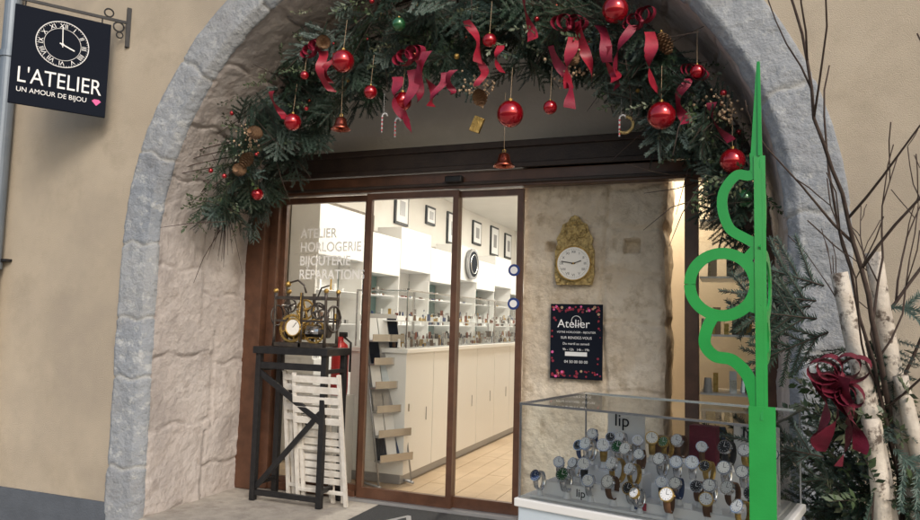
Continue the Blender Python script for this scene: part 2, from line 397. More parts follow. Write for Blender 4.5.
for z in (1.80,1.55):
    b.cyl((-1.53,1.176,z),(-1.53,1.182,z),.045,BLUEP,24); b.cyl((-1.53,1.172,z),(-1.53,1.1755,z),.028,WPRINT,20)
b.build('window_stickers',fac)

# ------------------------------------------------------------------ pier
def pier():
    b=MB(); y0,y1=1.262,1.95
    nx,nz=76,200; zt=2.75
    zj=[.45,.93,1.42,1.78,2.12,2.42]
    def lr(z):
        l=-1.49-.03*max(0,(z-2.3))/.3; r=-.45+.008*math.sin(6*z)-.02*math.exp(-((z-2.12)/.05)**2)-.015*math.exp(-((z-1.42)/.04)**2)+.05*max(0,z-2.2)
        return l,r+.007*fr(z*6,3,1,3)
    vs=[];fs=[]
    for j in range(nz+1):
        z=zt*j/nz; l,r=lr(z)
        for i in range(nx+1):
            t=i/nx; x=l+(r-l)*t
            e=min(t,1-t)*(r-l); rd=max(0,.05-e); y=y0+rd*rd*14-.018*fr(x*3,1,z*3,3)-.008*fr(x*16,4,z*16,4)
            xs=-.86+.03*math.sin(3*z)
            d=abs(x-xs); y+=.022*max(0,1-(d/.02)**2)
            if x>xs:
                k=0
                for q,zz in enumerate(zj):
                    zq=zz+.02*math.sin(9*x+q); d=abs(z-zq); y+=.022*max(0,1-(d/.02)**2)
                    if z>zq:k=q+1
                y+=.012*math.sin(k*5.1)-.004
            for (hx,hz,hw) in ((-1.27,1.98,.035),(-.68,1.98,.05)):
                if abs(x-hx)<hw and abs(z-hz)<hw: y+=.10
            vs.append((x,y,z))
    for j in range(nz):
        for i in range(nx):
            a=j*(nx+1)+i; fs.append((a,a+1,a+nx+2,a+nx+1))
    b.add(vs,fs,PIERM,None,True)
    for side in (0,1):
        vs2=[];fs=[]
        for j in range(nz+1):
            z=zt*j/nz; x=lr(z)[side]; v0=vs[j*(nx+1)+(nx if side else 0)]
            for q in range(7):
                y=v0[1]+(y1-v0[1])*q/6
                vs2.append((v0[0]+(.015*fr(1,y*5,z*5,3) if q else 0),y,z))
        for j in range(nz):
            for q in range(6):
                a=j*7+q; fs.append((a,a+1,a+8,a+7) if side else (a,a+7,a+8,a+1))
        b.add(vs2,fs,PIERM,None,True)
    return b.build('stone_pier')
pier()
ck=empty('comtoise_wall_clock'); KX,KY,KZ=-1.085,1.215,1.885
b=MB()
out=[(-.13,-.19),(.13,-.19),(.145,-.12),(.145,.06),(.125,.10),(.135,.15),(.105,.20),(.09,.255),(.05,.275),(.03,.31),(0,.325)]
out=out+[(-x,z) for x,z in out[::-1][1:] if x>0 ]
out=[p for i,p in enumerate(out) if i==0 or p!=out[i-1]]
if out[-1][0]==-.13 and out[-1][1]==-.19: out=out[:-1]
n=len(out); vs=[(KX+x,KY,KZ+z) for x,z in out]+[(KX+x,KY+.03,KZ+z) for x,z in out]
b.add(vs,[tuple(range(n))]+[(i,i+n,(i+1)%n+n,(i+1)%n) for i in range(n)],OLDGOLD)
for i in range(46):
    a=random.random()*2*pi; rr=random.uniform(.0,.1)
    x=rr*math.cos(a)*.9; z=.20+rr*math.sin(a)*.9
    if z<.12: z=.24-z*.3
    b.sphere((KX+x,KY-.006,KZ+z),random.uniform(.007,.02),OLDGOLD,8,6,(1,.5,1))
for sx in (-1,1):
    for sz in (-.155,.085): b.sphere((KX+sx*.118,KY-.005,KZ+sz),.02,OLDGOLD,10,6,(1,.5,1))
    b.ring((KX+sx*.05,KY-.008,KZ+.19),.03,.006,OLDGOLD,'Y',16)
b.build('embossed_brass_plate',ck)
b=MB(); b.cyl((KX,KY-.001,KZ-.035),(KX,KY-.03,KZ-.035),.122,ENAMEL,40); b.ring((KX,KY-.028,KZ-.035),.124,.006,BRASS,'Y',40)
for i in range(60):
    a=i*pi/30
    b.box(-.001,.001,-.0305,-.0302,.100,.106,BLACK,Matrix.Translation((KX,KY,KZ-.035))@Matrix.Rotation(a,4,'Y'))
for a,l in ((math.radians(72),.06),(math.radians(-80),.09)):
    b.box(-.003,.003,-.036,-.034,-.015,l,BLACK,Matrix.Translation((KX,KY,KZ-.035))@Matrix.Rotation(a,4,'Y'))
b.cyl((KX,KY-.03,KZ-.035),(KX,KY-.038,KZ-.035),.007,BRASS,12)
b.build('enamel_dial',ck)
for i,t in enumerate(['XII','I','II','III','IIII','V','VI','VII','VIII','IX','X','XI']):
    a=math.radians(30*i); text('numeral_%d'%i,t,(KX+.085*math.sin(a),KY-.031,KZ-.035+.085*math.cos(a)-.009),.026,BLACK,parent=ck,align='CENTER',ext=.0003)
po=empty('opening_hours_poster'); PX,PY,PZc=-1.065,1.218,1.285
b=MB(); b.box(PX-.19,PX+.19,PY,PY+.012,PZc-.27,PZc+.27,BLACKP)
fl=random.Random(3)
for i in range(90):
    s=fl.choice((-1,1)); 
    if fl.random()<.7: x=fl.uniform(-.17,.17)*1; z=s*fl.uniform(.21,.255)
    else: x=fl.choice((-1,1))*fl.uniform(.15,.178); z=fl.uniform(-.25,.25)
    r=fl.uniform(.004,.012); m=fl.choice((PINKP,RIBR,DRIED,RIB,RIB,RIBR,RIB))
    b.cyl((PX+x,PY-.0005-.0002*i/70,PZc+z),(PX+x,PY-.0015-.0004*i/70,PZc+z),r,m,7)
b.box(PX-.08,PX+.08,PY-.002,PY-.0004,PZc-.105,PZc-.075,CARD)
b.ring((PX,PY-.002,PZc+.15),.035,.0025,CARD,'Y',24)
b.build('poster_panel',po)
text('poster_title','Atelier',(PX-.02,PY-.002,PZc+.10),.085,WPRINT,parent=po,align='CENTER',ext=.0003)
for i,(t,s) in enumerate([("VOTRE HORLOGER - BIJOUTIER",.020),('SUR RENDEZ-VOUS',.026),('Du mardi au samedi',.024),('9h - 12h   14h - 19h',.024)]):
    text('poster_line_%d'%i,t,(PX,PY-.002,PZc+.06-.042*i),s,WPRINT,parent=po,align='CENTER',ext=.0003)
text('poster_phone','04 50 00 00 00',(PX,PY-.002,PZc-.155),.028,WPRINT,parent=po,align='CENTER',ext=.0003)
b=MB()
for z in (.5,.95,1.35,1.75,2.15):
    b.box(-.22,.6,1.3,1.75,z,z+.015,WOOD if z==.5 else WHITE)
    for q in range(16):
        x=random.uniform(-.2,.5); y=random.uniform(1.34,1.6); m=random.choice(itm+[DRIED,OLDGOLD]); h=random.uniform(.05,.2); w=random.uniform(.03,.07)
        if random.random()<.5: b.cyl((x,y,z+.015),(x,y,z+.015+h),w*.7,m,12,r1=w*.5)
        else: b.box(x,x+w,y,y+w,z+.015,z+.015+h,m)
b.box(-.28,-.245,1.3,1.8,0,2.43,WOOD)
b.build('window_display_shelf')

# ------------------------------------------------------------------ doormat
b=MB(); b.box(-2.52,-1.42,.28,1.04,-.003,.014,RUBBER)
b.build('doormat',bevel=.006)
mtext=text('mat_lettering','Atelier',(-2.3,.62,.0145),.34,GREYM,rot=(0,0,0),ext=.0006,sx=1.1); mtext.parent=bpy.data.objects['doormat']

# ------------------------------------------------------------------ clock mechanism on stand
def gear(B,c,R,m,axis,nt=36,th=.012,mtx=None):
    vs=[];fs=[]; n=nt*2
    M=Matrix.Translation(c)@({'Y':Matrix.Rotation(pi/2,4,'X'),'X':Matrix.Rotation(pi/2,4,'Y'),'Z':Matrix.Identity(4)}[axis])
    if mtx is not None: M=mtx@M
    for z in (-th/2,th/2):
        for i in range(n):
            a=2*pi*i/n; r=R if i%2 else R*.93; vs.append((r*math.cos(a),r*math.sin(a),z))
        for i in range(n):
            a=2*pi*i/n; vs.append((R*.8*math.cos(a),R*.8*math.sin(a),z))
    for i in range(n):
        j=(i+1)%n
        fs+=[(i,j,n+j,n+i),(2*n+i,3*n+i,3*n+j,2*n+j),(i,2*n+i,2*n+j,j),(n+i,n+j,3*n+j,3*n+i)]
    B.add(vs,fs,m,M)
    for k in range(4): B.bar((0,0,0),(R*.82*math.cos(k*pi/2+.3),R*.82*math.sin(k*pi/2+.3),0),.014,th*.8,m,mtx=M)
    B.cyl((0,0,-th*1.5),(0,0,th*1.5),R*.16,m,12,M)
DX=.05
mech=empty('tower_clock_mechanism',(DX,0,0))
b=MB()
x0,x1,y0,y1,zb,ztp=-3.44,-2.98,.84,1.02,1.18,1.60
for x in (x0,x1):
    for y in (y0,y1):
        b.tube([(x,y,zb),(x,y,zb+.1),(x,y,ztp-.05),(x,y,ztp)],[.014,.011,.011,.015],IRON,8); b.sphere((x,y,ztp+.015),.02,BRASS,10,8)
    b.bar((x,y0,zb+.02),(x,y1,zb+.02),.02,.02,IRON); b.bar((x,y0,ztp-.04),(x,y1,ztp-.04),.02,.02,IRON)
for y in (y0,y1):
    b.bar((x0,y,zb+.015),(x1,y,zb+.015),.02,.03,IRON); b.bar((x0,y,ztp-.04),(x1,y,ztp-.04),.02,.024,IRON); b.bar((x0,y,zb+.2),(x1,y,zb+.2),.014,.016,IRON)
    b.bar((-3.2,y,zb),(-3.2,y,ztp),.02,.02,IRON)
b.build('iron_cage',mech)
b=MB()
gear(b,(-3.32,.90,1.32),.115,BRASS,'Y',44); gear(b,(-3.13,.93,1.30),.10,BRASS,'Y',36); gear(b,(-3.24,.96,1.47),.085,BRASS,'Y',30); gear(b,(-3.07,.88,1.46),.07,IRON,'Y',28); gear(b,(-3.37,.94,1.50),.06,IRON,'Y',24); gear(b,(-3.16,1.0,1.40),.12,IRON,'Y',44)
b.cyl((-3.40,.97,1.30),(-3.02,.97,1.30),.05,IRON,20); b.cyl((-3.36,.97,1.30),(-3.24,.97,1.30),.066,BRASS,20); b.cyl((-3.2,.97,1.30),(-3.08,.97,1.30),.066,CHROME,20)
for i in range(9): b.ring((-3.36+.015*i,.97,1.30),.067,.004,BRASS,'X',16)
for (x,z) in ((-3.32,1.32),(-3.13,1.30),(-3.24,1.47),(-3.07,1.46),(-3.37,1.5)): b.cyl((x,.83,z),(x,1.03,z),.007,CHROME,8)
b.cyl((-3.25,.825,1.33),(-3.25,.812,1.33),.065,ENAMEL,28); b.ring((-3.25,.812,1.33),.067,.007,BRASS,'Y',28)
b.box(-.002,.002,-.003,-.001,0,.05,BLACK,Matrix.Translation((-3.25,.812,1.33))@Matrix.Rotation(.7,4,'Y'))
b.tube([(-3.2,.9,1.6),(-3.22,.9,1.66),(-3.28,.9,1.70),(-3.36,.9,1.68)],.008,IRON,6); b.sphere((-3.37,.9,1.67),.024,BRASS,10,8)
b.tube([(-3.1,.9,1.55),(-3.05,.88,1.64),(-2.98,.88,1.66)],.007,IRON,6)
b.tube([(-3.2,.83,1.6),(-3.2,.82,1.45),(-3.19,.82,1.22)],.005,BRASS,6)
b.ring((-3.46,.9,1.42),.08,.007,IRON,'X',20); b.ring((-2.96,.93,1.40),.10,.009,IRON,'X',24)
for k in range(4): b.bar((-2.96,.93,1.40),(-2.96,.93+.1*math.cos(k*pi/2),1.40+.1*math.sin(k*pi/2)),.01,.01,IRON)
b.build('gear_train',mech)
st=empty('iron_machine_stand',(DX,0,0))
b=MB(); a0,a1,c0,c1=-3.52,-2.93,.78,1.06
for x in (a0,a1):
    for y in (c0,c1): b.box(x-.022,x+.022,y-.022,y+.022,.0,1.12,BLACK)
    b.bar((x,c0,.12),(x,c1,.12),.04,.03,BLACK); b.bar((x,c0,1.0),(x,c1,1.0),.04,.03,BLACK)
b.box(a0-.04,a1+.04,c0-.04,c1+.04,1.121,1.175,BLACK)
for y in (c0,):
    b.bar((a0,y,1.03),(a1,y,1.03),.03,.05,BLACK); b.bar((a0,y-.001,.06),(a1,y-.001,.06),.03,.04,BLACK)
    b.bar((a0,y,.98),(a1,y,.62),.025,.045,BLACK); b.bar((a0+.02,y+.004,.10),(a1,y+.004,.72),.025,.04,BLACK)
b.bar((a0,c1,.98),(a1,c1,.10),.02,.03,BLACK)
b.build('stand_frame',st,bevel=.003)
def chair(x,y,tilt,name):
    e=empty(name,(x,y,.0),(math.radians(-tilt),0,math.radians(random.uniform(-6,6))))
    b=MB(); w=.21
    for s in (-1,1):
        b.bar((s*w,0,0),(s*w*.92,0,1.0),.03,.022,WWOOD,up=(0,1,0)); b.bar((s*(w-.035),.025,.02),(s*(w-.035),.03,.72),.03,.022,WWOOD,up=(0,1,0))
    for i in range(5): b.box(-w*.95,w*.95,-.016,-.002,.62+.078*i,.62+.078*i+.05,WWOOD)
    for i in range(7): b.box(-w*.86,w*.86,.045,.058,.14+.06*i,.14+.06*i+.045,WWOOD)
    b.bar((-w,.0,.1),(w,.0,.1),.02,.025,WWOOD); b.bar((-w,.02,.42),(w,.02,.42),.02,.025,WWOOD)
    b.build('slatted_folding_chair_frame',e,bevel=.002); return e
chair(-3.08,.98,-8,'white_folding_chair'); chair(-2.93,.90,-9,'white_folding_chair.001')
b=MB(); X,Y=-3.20,1.55
b.lathe([(.001,.75),(.07,.75),(.075,.78),(.075,1.12),(.06,1.18),(.025,1.21),(.025,1.25),(.001,1.25)],REDP,20,Matrix.Translation((X,Y,0)))
b.box(X-.015,X+.06,Y-.01,Y+.01,1.25,1.29,BLACK); b.tube([(X+.03,Y,1.25),(X+.1,Y,1.2),(X+.1,Y,.95)],.01,BLACK); b.box(X-.1,X+.1,Y-.1,Y+.1,0,.749,WHITE)
b.build('fire_extinguisher')
rk=empty('brochure_rack',(-2.80,1.72,0),(0,0,math.radians(62)))
b=MB()
for s in (-.17,.17):
    b.tube([(s,.18,.02),(s,-.16,.02)],.012,GREYM,8); b.tube([(s,.12,.02),(s,.16,1.42)],.012,GREYM,8); b.tube([(s,-.14,.02),(s,.10,1.0)],.008,GREYM,8)
for i in range(6):
    z=.22+.2*i; yb=-.10+.035*i
    b.bar((-.17,yb,z),(.17,yb,z),.09,.012,GREYM); b.add([(-.17,yb+.03,z),(.17,yb+.03,z),(.17,yb+.09,z+.24),(-.17,yb+.09,z+.24)],[(0,1,2,3)],GREYM)
    b.bar((-.17,yb-.045,z+.03),(.17,yb-.045,z+.03),.004,.06,CHROME)
    for q in range(3):
        x=-.16+.108*q; m=random.choice((CARD,LEATHU,GREYM,BLACKP,CARD,GREYM,BRCASE)); b.add([(x,yb+.015,z+.01),(x+.1,yb+.015,z+.01),(x+.1,yb+.07,z+.2),(x,yb+.07,z+.2)],[(0,1,2,3)],m)
b.build('rack_frame_with_leaflets',rk)

# ------------------------------------------------------------------ hanging sign
A=Vector((-4.62,-.60,2.82)); B_=Vector((-4.27,-.11,2.85))
d=(B_-A); W=Vector((d.x,d.y,0)).length; ang=math.atan2(d.y,d.x)
SM=Matrix.Translation(A)@Matrix.Rotation(ang,4,'Z')
sg=empty('hanging_shop_sign')
b=MB(); b.box(0,W,0,.022,0,.70,BLACKP,SM); b.build('sign_panel',sg,bevel=.003)
b=MB(); cx,cz,r=W*.5,.475,.165
b.ring((cx,-.002,cz),r,.0035,WPRINT,'Y',48,SM); b.ring((cx,-.002,cz),r*.70,.0018,WPRINT,'Y',40,SM)
for i in range(60): b.box(-.0009,.0009,-.003,-.001,r*.93,r*.985,WPRINT,SM@Matrix.Translation((cx,0,cz))@Matrix.Rotation(i*pi/30,4,'Y'))
for a,l,w in ((math.radians(-3),r*.8,.003),(math.radians(112),r*.5,.0045)): b.box(-w,w,-.004,-.002,-r*.12,l,WPRINT,SM@Matrix.Translation((cx,0,cz))@Matrix.Rotation(a,4,'Y'))
b.cyl((cx,-.001,cz),(cx,-.006,cz),.009,WPRINT,12,SM)
b.build('sign_clock_drawing',sg)
for i,t in enumerate(['XII','I','II','III','IIII','V','VI','VII','VIII','IX','X','XI']):
    a=math.radians(30*i)
    c=text('sign_numeral_%d'%i,t,(0,0,0),.044,WPRINT,parent=None,align='CENTER',ext=.0004)
    c.matrix_world=SM@Matrix.Translation((cx+r*.82*math.sin(a),-.002,cz+r*.82*math.cos(a)))@Matrix.Rotation(a,4,'Y')@Matrix.Translation((0,0,-.015))@Matrix.Rotation(pi/2,4,'X'); c.parent=sg
text('sign_name',"L'ATELIER",(W*.5,-.002,.155),.158,WPRINT,parent=sg,align='CENTER',mtx=SM,sx=.78)
text('sign_subtitle',"UN AMOUR DE BIJOU",(W*.43,-.002,.088),.048,WPRINT,parent=sg,align='CENTER',mtx=SM,sx=.93)
b=MB(); dx,dz=W*.895,.10
b.add([(dx-.03,-.002,dz+.008),(dx-.015,-.002,dz+.022),(dx+.015,-.002,dz+.022),(dx+.03,-.002,dz+.008),(dx,-.002,dz-.025)],[(0,1,2,3,4)],PINKP,SM); b.build('sign_diamond',sg)
b=MB()
b.box(-.03,W+.12,.004,.018,.735,.755,BLACK,SM); 
for x in (.06,W-.06): b.cyl((x,.011,.70),(x,.011,.74),.005,BLACK,8,SM)
b.ring((W+.05,.011,.70),.035,.006,BLACK,'Y',20,SM); b.ring((W+.06,.011,.64),.022,.005,BLACK,'Y',20,SM); b.ring((W-.02,.011,.79),.03,.006,BLACK,'Y',20,SM)
b.box(W+.10,W+.13,-.0,.03,.56,.86,BLACK,SM)
b.build('wrought_iron_bracket',sg)
b=MB(); b.cyl((-5.36,-.08,1.72),(-5.36,-.08,8),.06,ZINC,20); b.cyl((-5.36,-.08,GZ),(-5.36,-.08,1.72),.05,PLASTER,20)
for z in (1.72,3.4): b.cyl((-5.36,-.08,z),(-5.36,-.08,z+.05),.07,ZINC,20)
b.box(-5.37,-5.25,-.05,0.0,1.78,1.80,BLACK)
b.build('downpipe')

# ------------------------------------------------------------------ foliage bases
def sprig_base(L=.36,seed=0):
    r=np.random.default_rng(seed); tris=[]; sticks=[]
    def stem(p0,dr,l,w):
        dr=dr/np.linalg.norm(dr); side=np.cross(dr,[0,0,1]); side/=np.linalg.norm(side)+1e-9; up=np.cross(side,dr)
        n=int(l/.0072)
        sticks.append((p0,p0+dr*l+np.array([0,0,-.12*l*l/.36]),w))
        for i in range(n):
            t=i/n; p=p0+dr*l*t+np.array([0,0,-.12*l*l/.36*t*t])
            for s in (-1,1,r.choice([-1,1])*.35):
                a=r.uniform(.5,1.1); dd=dr*math.cos(a)+side*s*math.sin(a)+up*r.uniform(-.05,.55); dd/=np.linalg.norm(dd)
                nl=r.uniform(.018,.029)*(1-.35*t); wv=np.cross(dd,up+side*r.uniform(-.5,.5)); wv=wv/np.linalg.norm(wv)*.0027
                tris.append((p-wv,p+wv,p+dd*nl+wv*.3,p+dd*nl-wv*.3))
    ax=np.array([1.,0,0]); stem(np.zeros(3),ax,L,.003)
    k=5
    for i in range(k):
        t=.12+.72*i/k
        for s in (-1,1):
            a=r.uniform(.6,.95); stem(ax*L*t,np.array([math.cos(a),s*math.sin(a),r.uniform(-.15,.1)]),L*(.52*(1-t)+.12)*r.uniform(.7,1.15),.002)
    V=np.array(tris).reshape(-1,3); F=np.arange(len(V)).reshape(-1,4)
    return V,F,sticks
SPR=[sprig_base(.36,s) for s in (1,2,3,4)]
def leaf_base(seed=0):
    r=np.random.default_rng(seed); q=[]
    L=.3
    for i in range(22):
        t=i/22; p=np.array([L*t,0,-.04*t*t]); a=r.uniform(0,2*pi); dd=np.array([.6,math.cos(a),math.sin(a)]); dd/=np.linalg.norm(dd)
        w=np.cross(dd,[.3,.2,1]); w/=np.linalg.norm(w); l=r.uniform(.03,.05); w=w*l*.22
        q.append((p,p+dd*l*.5-w,p+dd*l,p+dd*l*.5+w))
    V=np.array(q).reshape(-1,3); return V,np.arange(len(V)).reshape(-1,4),[(np.zeros(3),np.array([L,0,-.04]),.002)]
LVS=[leaf_base(s) for s in (1,2)]
def rotmat(dirv,roll):
    d=np.array(dirv,float); d/=np.linalg.norm(d); u=np.array([0,0,1.]) if abs(d[2])<.95 else np.array([0,1.,0])
    a=np.cross(u,d); a/=np.linalg.norm(a); b=np.cross(d,a); c,s=math.cos(roll),math.sin(roll)
    return np.stack([d,a*c+b*s,-a*s+b*c],1)
def scatter(name,bases,places,m,parent):
    Vs=[];Fs=[];T=[];o=0; st=MB()
    for (p,dr,roll,sc) in places:
        V,F,stk=bases[rng.integers(len(bases))]; R=rotmat(dr,roll); p=np.array(p)
        Vs.append((V*sc)@R.T+p); Fs.append(F+o); o+=len(V); T.append(np.full(len(V),rng.uniform(0,1)**1.6))
        for a,b_,w in stk: st.tube([R@(a*sc)+p,R@(b_*sc)+p],[w*sc,w*sc*.5],TWIG,3,caps=False)
    V=np.concatenate(Vs).astype(np.float32); F=np.concatenate(Fs); T=np.concatenate(T).astype(np.float32)
    me=bpy.data.meshes.new(name); me.vertices.add(len(V)); me.vertices.foreach_set('co',V.ravel())
    me.loops.add(F.size); me.loops.foreach_set('vertex_index',F.ravel().astype(np.int32)); me.polygons.add(len(F))
    me.polygons.foreach_set('loop_start',(np.arange(len(F))*4).astype(np.int32)); me.update(calc_edges=True); me.validate()
    at=me.attributes.new('tint','FLOAT','POINT'); at.data.foreach_set('value',T); me.materials.append(m)
    ob=bpy.data.objects.new(name,me); COL.objects.link(ob); ob.parent=parent
    s=st.build(name+'_twigs',parent); return ob
# ------------------------------------------------------------------ garland
gar=empty('fir_garland')
def rin(a):
    return float(np.interp(a,[0,15,35,60,90,120,150,172,190],[1.80,1.72,1.54,1.36,1.24,1.32,1.50,1.68,1.84]))
pl=[]
for i in range(650):
    a=random.uniform(5,168); 
    if random.random()<.08: a=random.uniform(156,170)
    ra=rin(a)+.06*math.sin(a*.35)+.05*math.sin(a*.9+1); t=random.random()**.8; r=ra+.10+(1.93-ra-.10)*t
    an=math.radians(a); y=.50+random.uniform(-.28,.34)*(1 if r>1.6 else .7)
    rad=np.array([math.cos(an),0,math.sin(an)]); tan=np.array([-math.sin(an),0,math.cos(an)])
    dr=-rad*random.uniform(-.1,.9)+tan*random.uniform(-1.1,1.1)+np.array([0,random.uniform(-.8,.3),-random.uniform(0,.6)])
    pl.append(((CX+r*rad[0],y,CZ+r*rad[2]),dr,random.uniform(-1.3,1.3)+ (pi/2 if random.random()<.5 else 0),random.uniform(.55,1.1)*(.8 if a>150 else 1)))
scatter('garland_fir_needles',SPR,pl,NEEDLE,gar)
pl=[]
for i in range(170):
    a=random.uniform(5,172); ra=rin(a); r=random.uniform(ra,1.95); an=math.radians(a)
    pl.append(((CX+r*math.cos(an),random.uniform(.15,.5),CZ+r*math.sin(an)),(random.uniform(-1,1),random.uniform(-.8,.1),random.uniform(-1,.3)),random.uniform(0,6),random.uniform(.5,.9)))
scatter('garland_leaves',LVS,pl,LEAF,gar)
b=MB()
for i in range(80):
    a=math.radians(random.uniform(8,175)); r=random.uniform(1.6,1.95); p=Vector((CX+r*math.cos(a),random.uniform(.2,.7),CZ+r*math.sin(a)))
    d=Vector((random.uniform(-1,1),random.uniform(-.5,.1),random.uniform(-1,.2))).normalized(); q=p+d*.25; s=q+(d+Vector((0,0,random.uniform(-.8,.3)))).normalized()*.2
    b.tube([p,q,s],[.004,.003,.0015],TWIG,5)
p=Vector((-3.68,.5,2.3))
for i in range(12):
    d=Vector((random.uniform(-.2,.35),random.uniform(-.3,.1),-1)).normalized(); L=random.uniform(.25,.62); b.tube([p,p+d*L*.5+Vector((.02,0,0)),p+d*L],[.004,.003,.001],TWIG,5)
for i in range(4): b.tube([(-3.5,.4,2.55+.06*i),(-3.70,.22,2.47+.05*i),(-3.86,.02,2.38+.02*i)],[.005,.004,.0015],TWIG,5)
n=60
b.tube([(CX+1.9*math.cos(math.radians(4+166*i/n)),.5,CZ+1.9*math.sin(math.radians(4+166*i/n))) for i in range(n+1)],.04,TWIG,8)
b.build('garland_twigs_and_core',gar)
orn=empty('christmas_ornaments')
b=MB()
balls=[(-2.40,.06,3.10,.075),(-1.27,.16,2.68,.082),(-2.0,.15,2.82,.062),(-2.23,.14,2.90,.045),(-2.84,.16,2.75,.06),(-3.30,.42,2.31,.045),(-.37,.10,2.58,.078),(-.62,.04,3.20,.075),(.0,.18,2.32,.068),(-1.38,.06,3.12,.042),(-1.02,.16,2.70,.042),(-.18,.12,2.82,.04),(-2.72,.1,3.05,.03)]
for (x,y,z,r) in balls:
    b.sphere((x,y,z),r,REDB,28,18); b.cyl((x,y,z+r*.96),(x,y,z+r*1.16),r*.16,BRASS,10); b.cyl((x,y,z+r*1.1),(x,y+.03,z+r+.22),.0013,DRIED,5)
for (x,y,z,r) in [(.06,.24,2.12,.05),(-2.0,.06,3.30,.045)]:
    b.sphere((x,y,z),r,GRNB,24,14); b.cyl((x,y,z+r*.96),(x,y,z+r*1.16),r*.16,BRASS,10)
b.build('glass_balls',orn)
b=MB()
for (x,y,z,s) in [(-1.38,.4,2.43,.072),(-2.48,.2,2.70,.07)]:
    b.lathe([(.001,s),(s*.25,s*.98),(s*.5,s*.8),(s*.6,s*.3),(s*.75,0),(s*1.0,-s*.25),(s*.95,-s*.28),(s*.6,0)],COPPER,20,Matrix.Translation((x,y,z))); b.sphere((x,y,z-s*.25),s*.2,COPPER,10,8); b.cyl((x,y,z+s),(x,y,z+s+.4),.0013,DRIED,5); b.ring((x,y,z+s*1.15),s*.15,.003,BRASS,'Y',12)
def cane(x,y,z):
    pts=[(x,y,z-.07),(x,y,z+.04)]+[(x+.02-.02*math.cos(t),y,z+.04+.02*math.sin(t)) for t in (.5,1,1.57,2.2,3.1)]
    b.tube(pts,.006,CARD,6)
    for i in range(4): b.cyl((x,y,z-.06+.028*i),(x,y,z-.05+.028*i),.0066,REDB,8)
    b.cyl((x+.01,y,z+.06),(x+.01,y,z+.2),.001,CARD,4)
cane(-2.22,.3,2.74); cane(-2.12,.3,2.70); cane(-.63,.3,2.60)
b.ring((-.60,.3,2.60),.05,.010,OLDGOLD,'Y',20,a0=-2.2,a1=1.4)
b.box(-1.57,-1.5,.29,.31,2.62,2.72,BRASS,Matrix.Translation((-1.53,.3,2.67))@Matrix.Rotation(.4,4,'Y')@Matrix.Translation((1.53,-.3,-2.67)))
for i in range(34):
    a=math.radians(random.uniform(15,165)); r=rin(math.degrees(a))+random.uniform(-.02,.5); x=CX+r*math.cos(a); z=CZ+r*math.sin(a); b.sphere((x,random.uniform(.15,.35),z),random.uniform(.008,.02),random.choice((REDB,REDB,BRASS,COPPER)),10,8)
b.build('bells_and_hangers',orn)
def cone(x,y,z,s,rot):
    M=Matrix.Translation((x,y,z))@Euler(rot).to_matrix().to_4x4()
    for i in range(9):
        zz=i/9*s*1.6; R=s*.55*math.sin(pi*(.18+.78*i/9))
        for k in range(9):
            a=2*pi*(k+.5*(i%2))/9
            v=[(0,-.22*s,0),(0,.22*s,0),(R,.15*s,.12*s),(R*1.15,0,.2*s),(R,-.15*s,.12*s)]
            b.add(v,[(0,4,3,2,1)],CONE,M@Matrix.Translation((0,0,zz))@Matrix.Rotation(a,4,'Z'))
b=MB()
for (x,y,z) in [(-3.2,.2,2.56),(-3.28,.22,2.45),(-3.1,.16,2.68),(-1.5,.2,2.86),(-.9,.2,3.0),(-2.6,.12,3.3),(-.33,.15,2.95)]: cone(x,y,z,.08,(random.uniform(0,3),random.uniform(-1,1),0))
for (cx_,cz_) in [(-1.50,2.88),(-3.22,2.66),(-.92,2.95),(-.05,2.62)]:
    for i in range(60):
        q=Vector((random.gauss(0,.05),random.gauss(0,.03),random.gauss(0,.05))); b.sphere(Vector((cx_,.2,cz_))+q,random.uniform(.005,.011),DRIED,6,5)
b.build('pine_cones_and_dried_flowers',gar)
def wav(p,L,w,m,B,dirx=0.,tw=0.,n=22):
    pts=[];wv=[]
    ph=random.uniform(0,6); k=random.uniform(3.5,7)
    for i in range(n):
        t=i/(n-1); pts.append((p[0]+dirx*t*L+.025*math.sin(ph+k*t),p[1]+.04*math.sin(ph+k*t+1.5),p[2]-L*t*(1-.1*t))); a=tw*t+ .9*math.sin(ph+k*t); wv.append((w*math.cos(a),w*math.sin(a),w*.25*math.sin(ph+k*t)))
    B.ribbon(pts,wv,m)
b=MB()
for (x,z,L,w) in [(-2.05,2.98,.28,.065),(-1.93,3.02,.40,.065),(-1.84,3.05,.30,.065),(-1.70,2.98,.22,.055),(-1.62,2.96,.14,.05),(-1.8,3.1,.3,.06),(-.98,3.05,.38,.065),(-.90,3.1,.30,.07),(-.82,3.18,.36,.065),(-.74,3.16,.24,.065),(-.46,3.08,.38,.07),(-.55,3.12,.34,.065),(-1.45,3.05,.2,.05),(-2.62,3.22,.28,.06),(-2.5,3.2,.2,.05),(-.25,2.78,.25,.06),(-1.15,3.42,.3,.06),(-1.55,3.3,.3,.06),(-.66,3.0,.2,.055),(-1.35,3.1,.16,.05),(-2.95,2.95,.18,.05),(-.1,2.62,.2,.05)]:
    wav((x,.10,z),L*1.15,w*1.1,random.choice((RIB,RIBR,RIBR)),b,random.uniform(-.4,.4),random.uniform(-2,2))
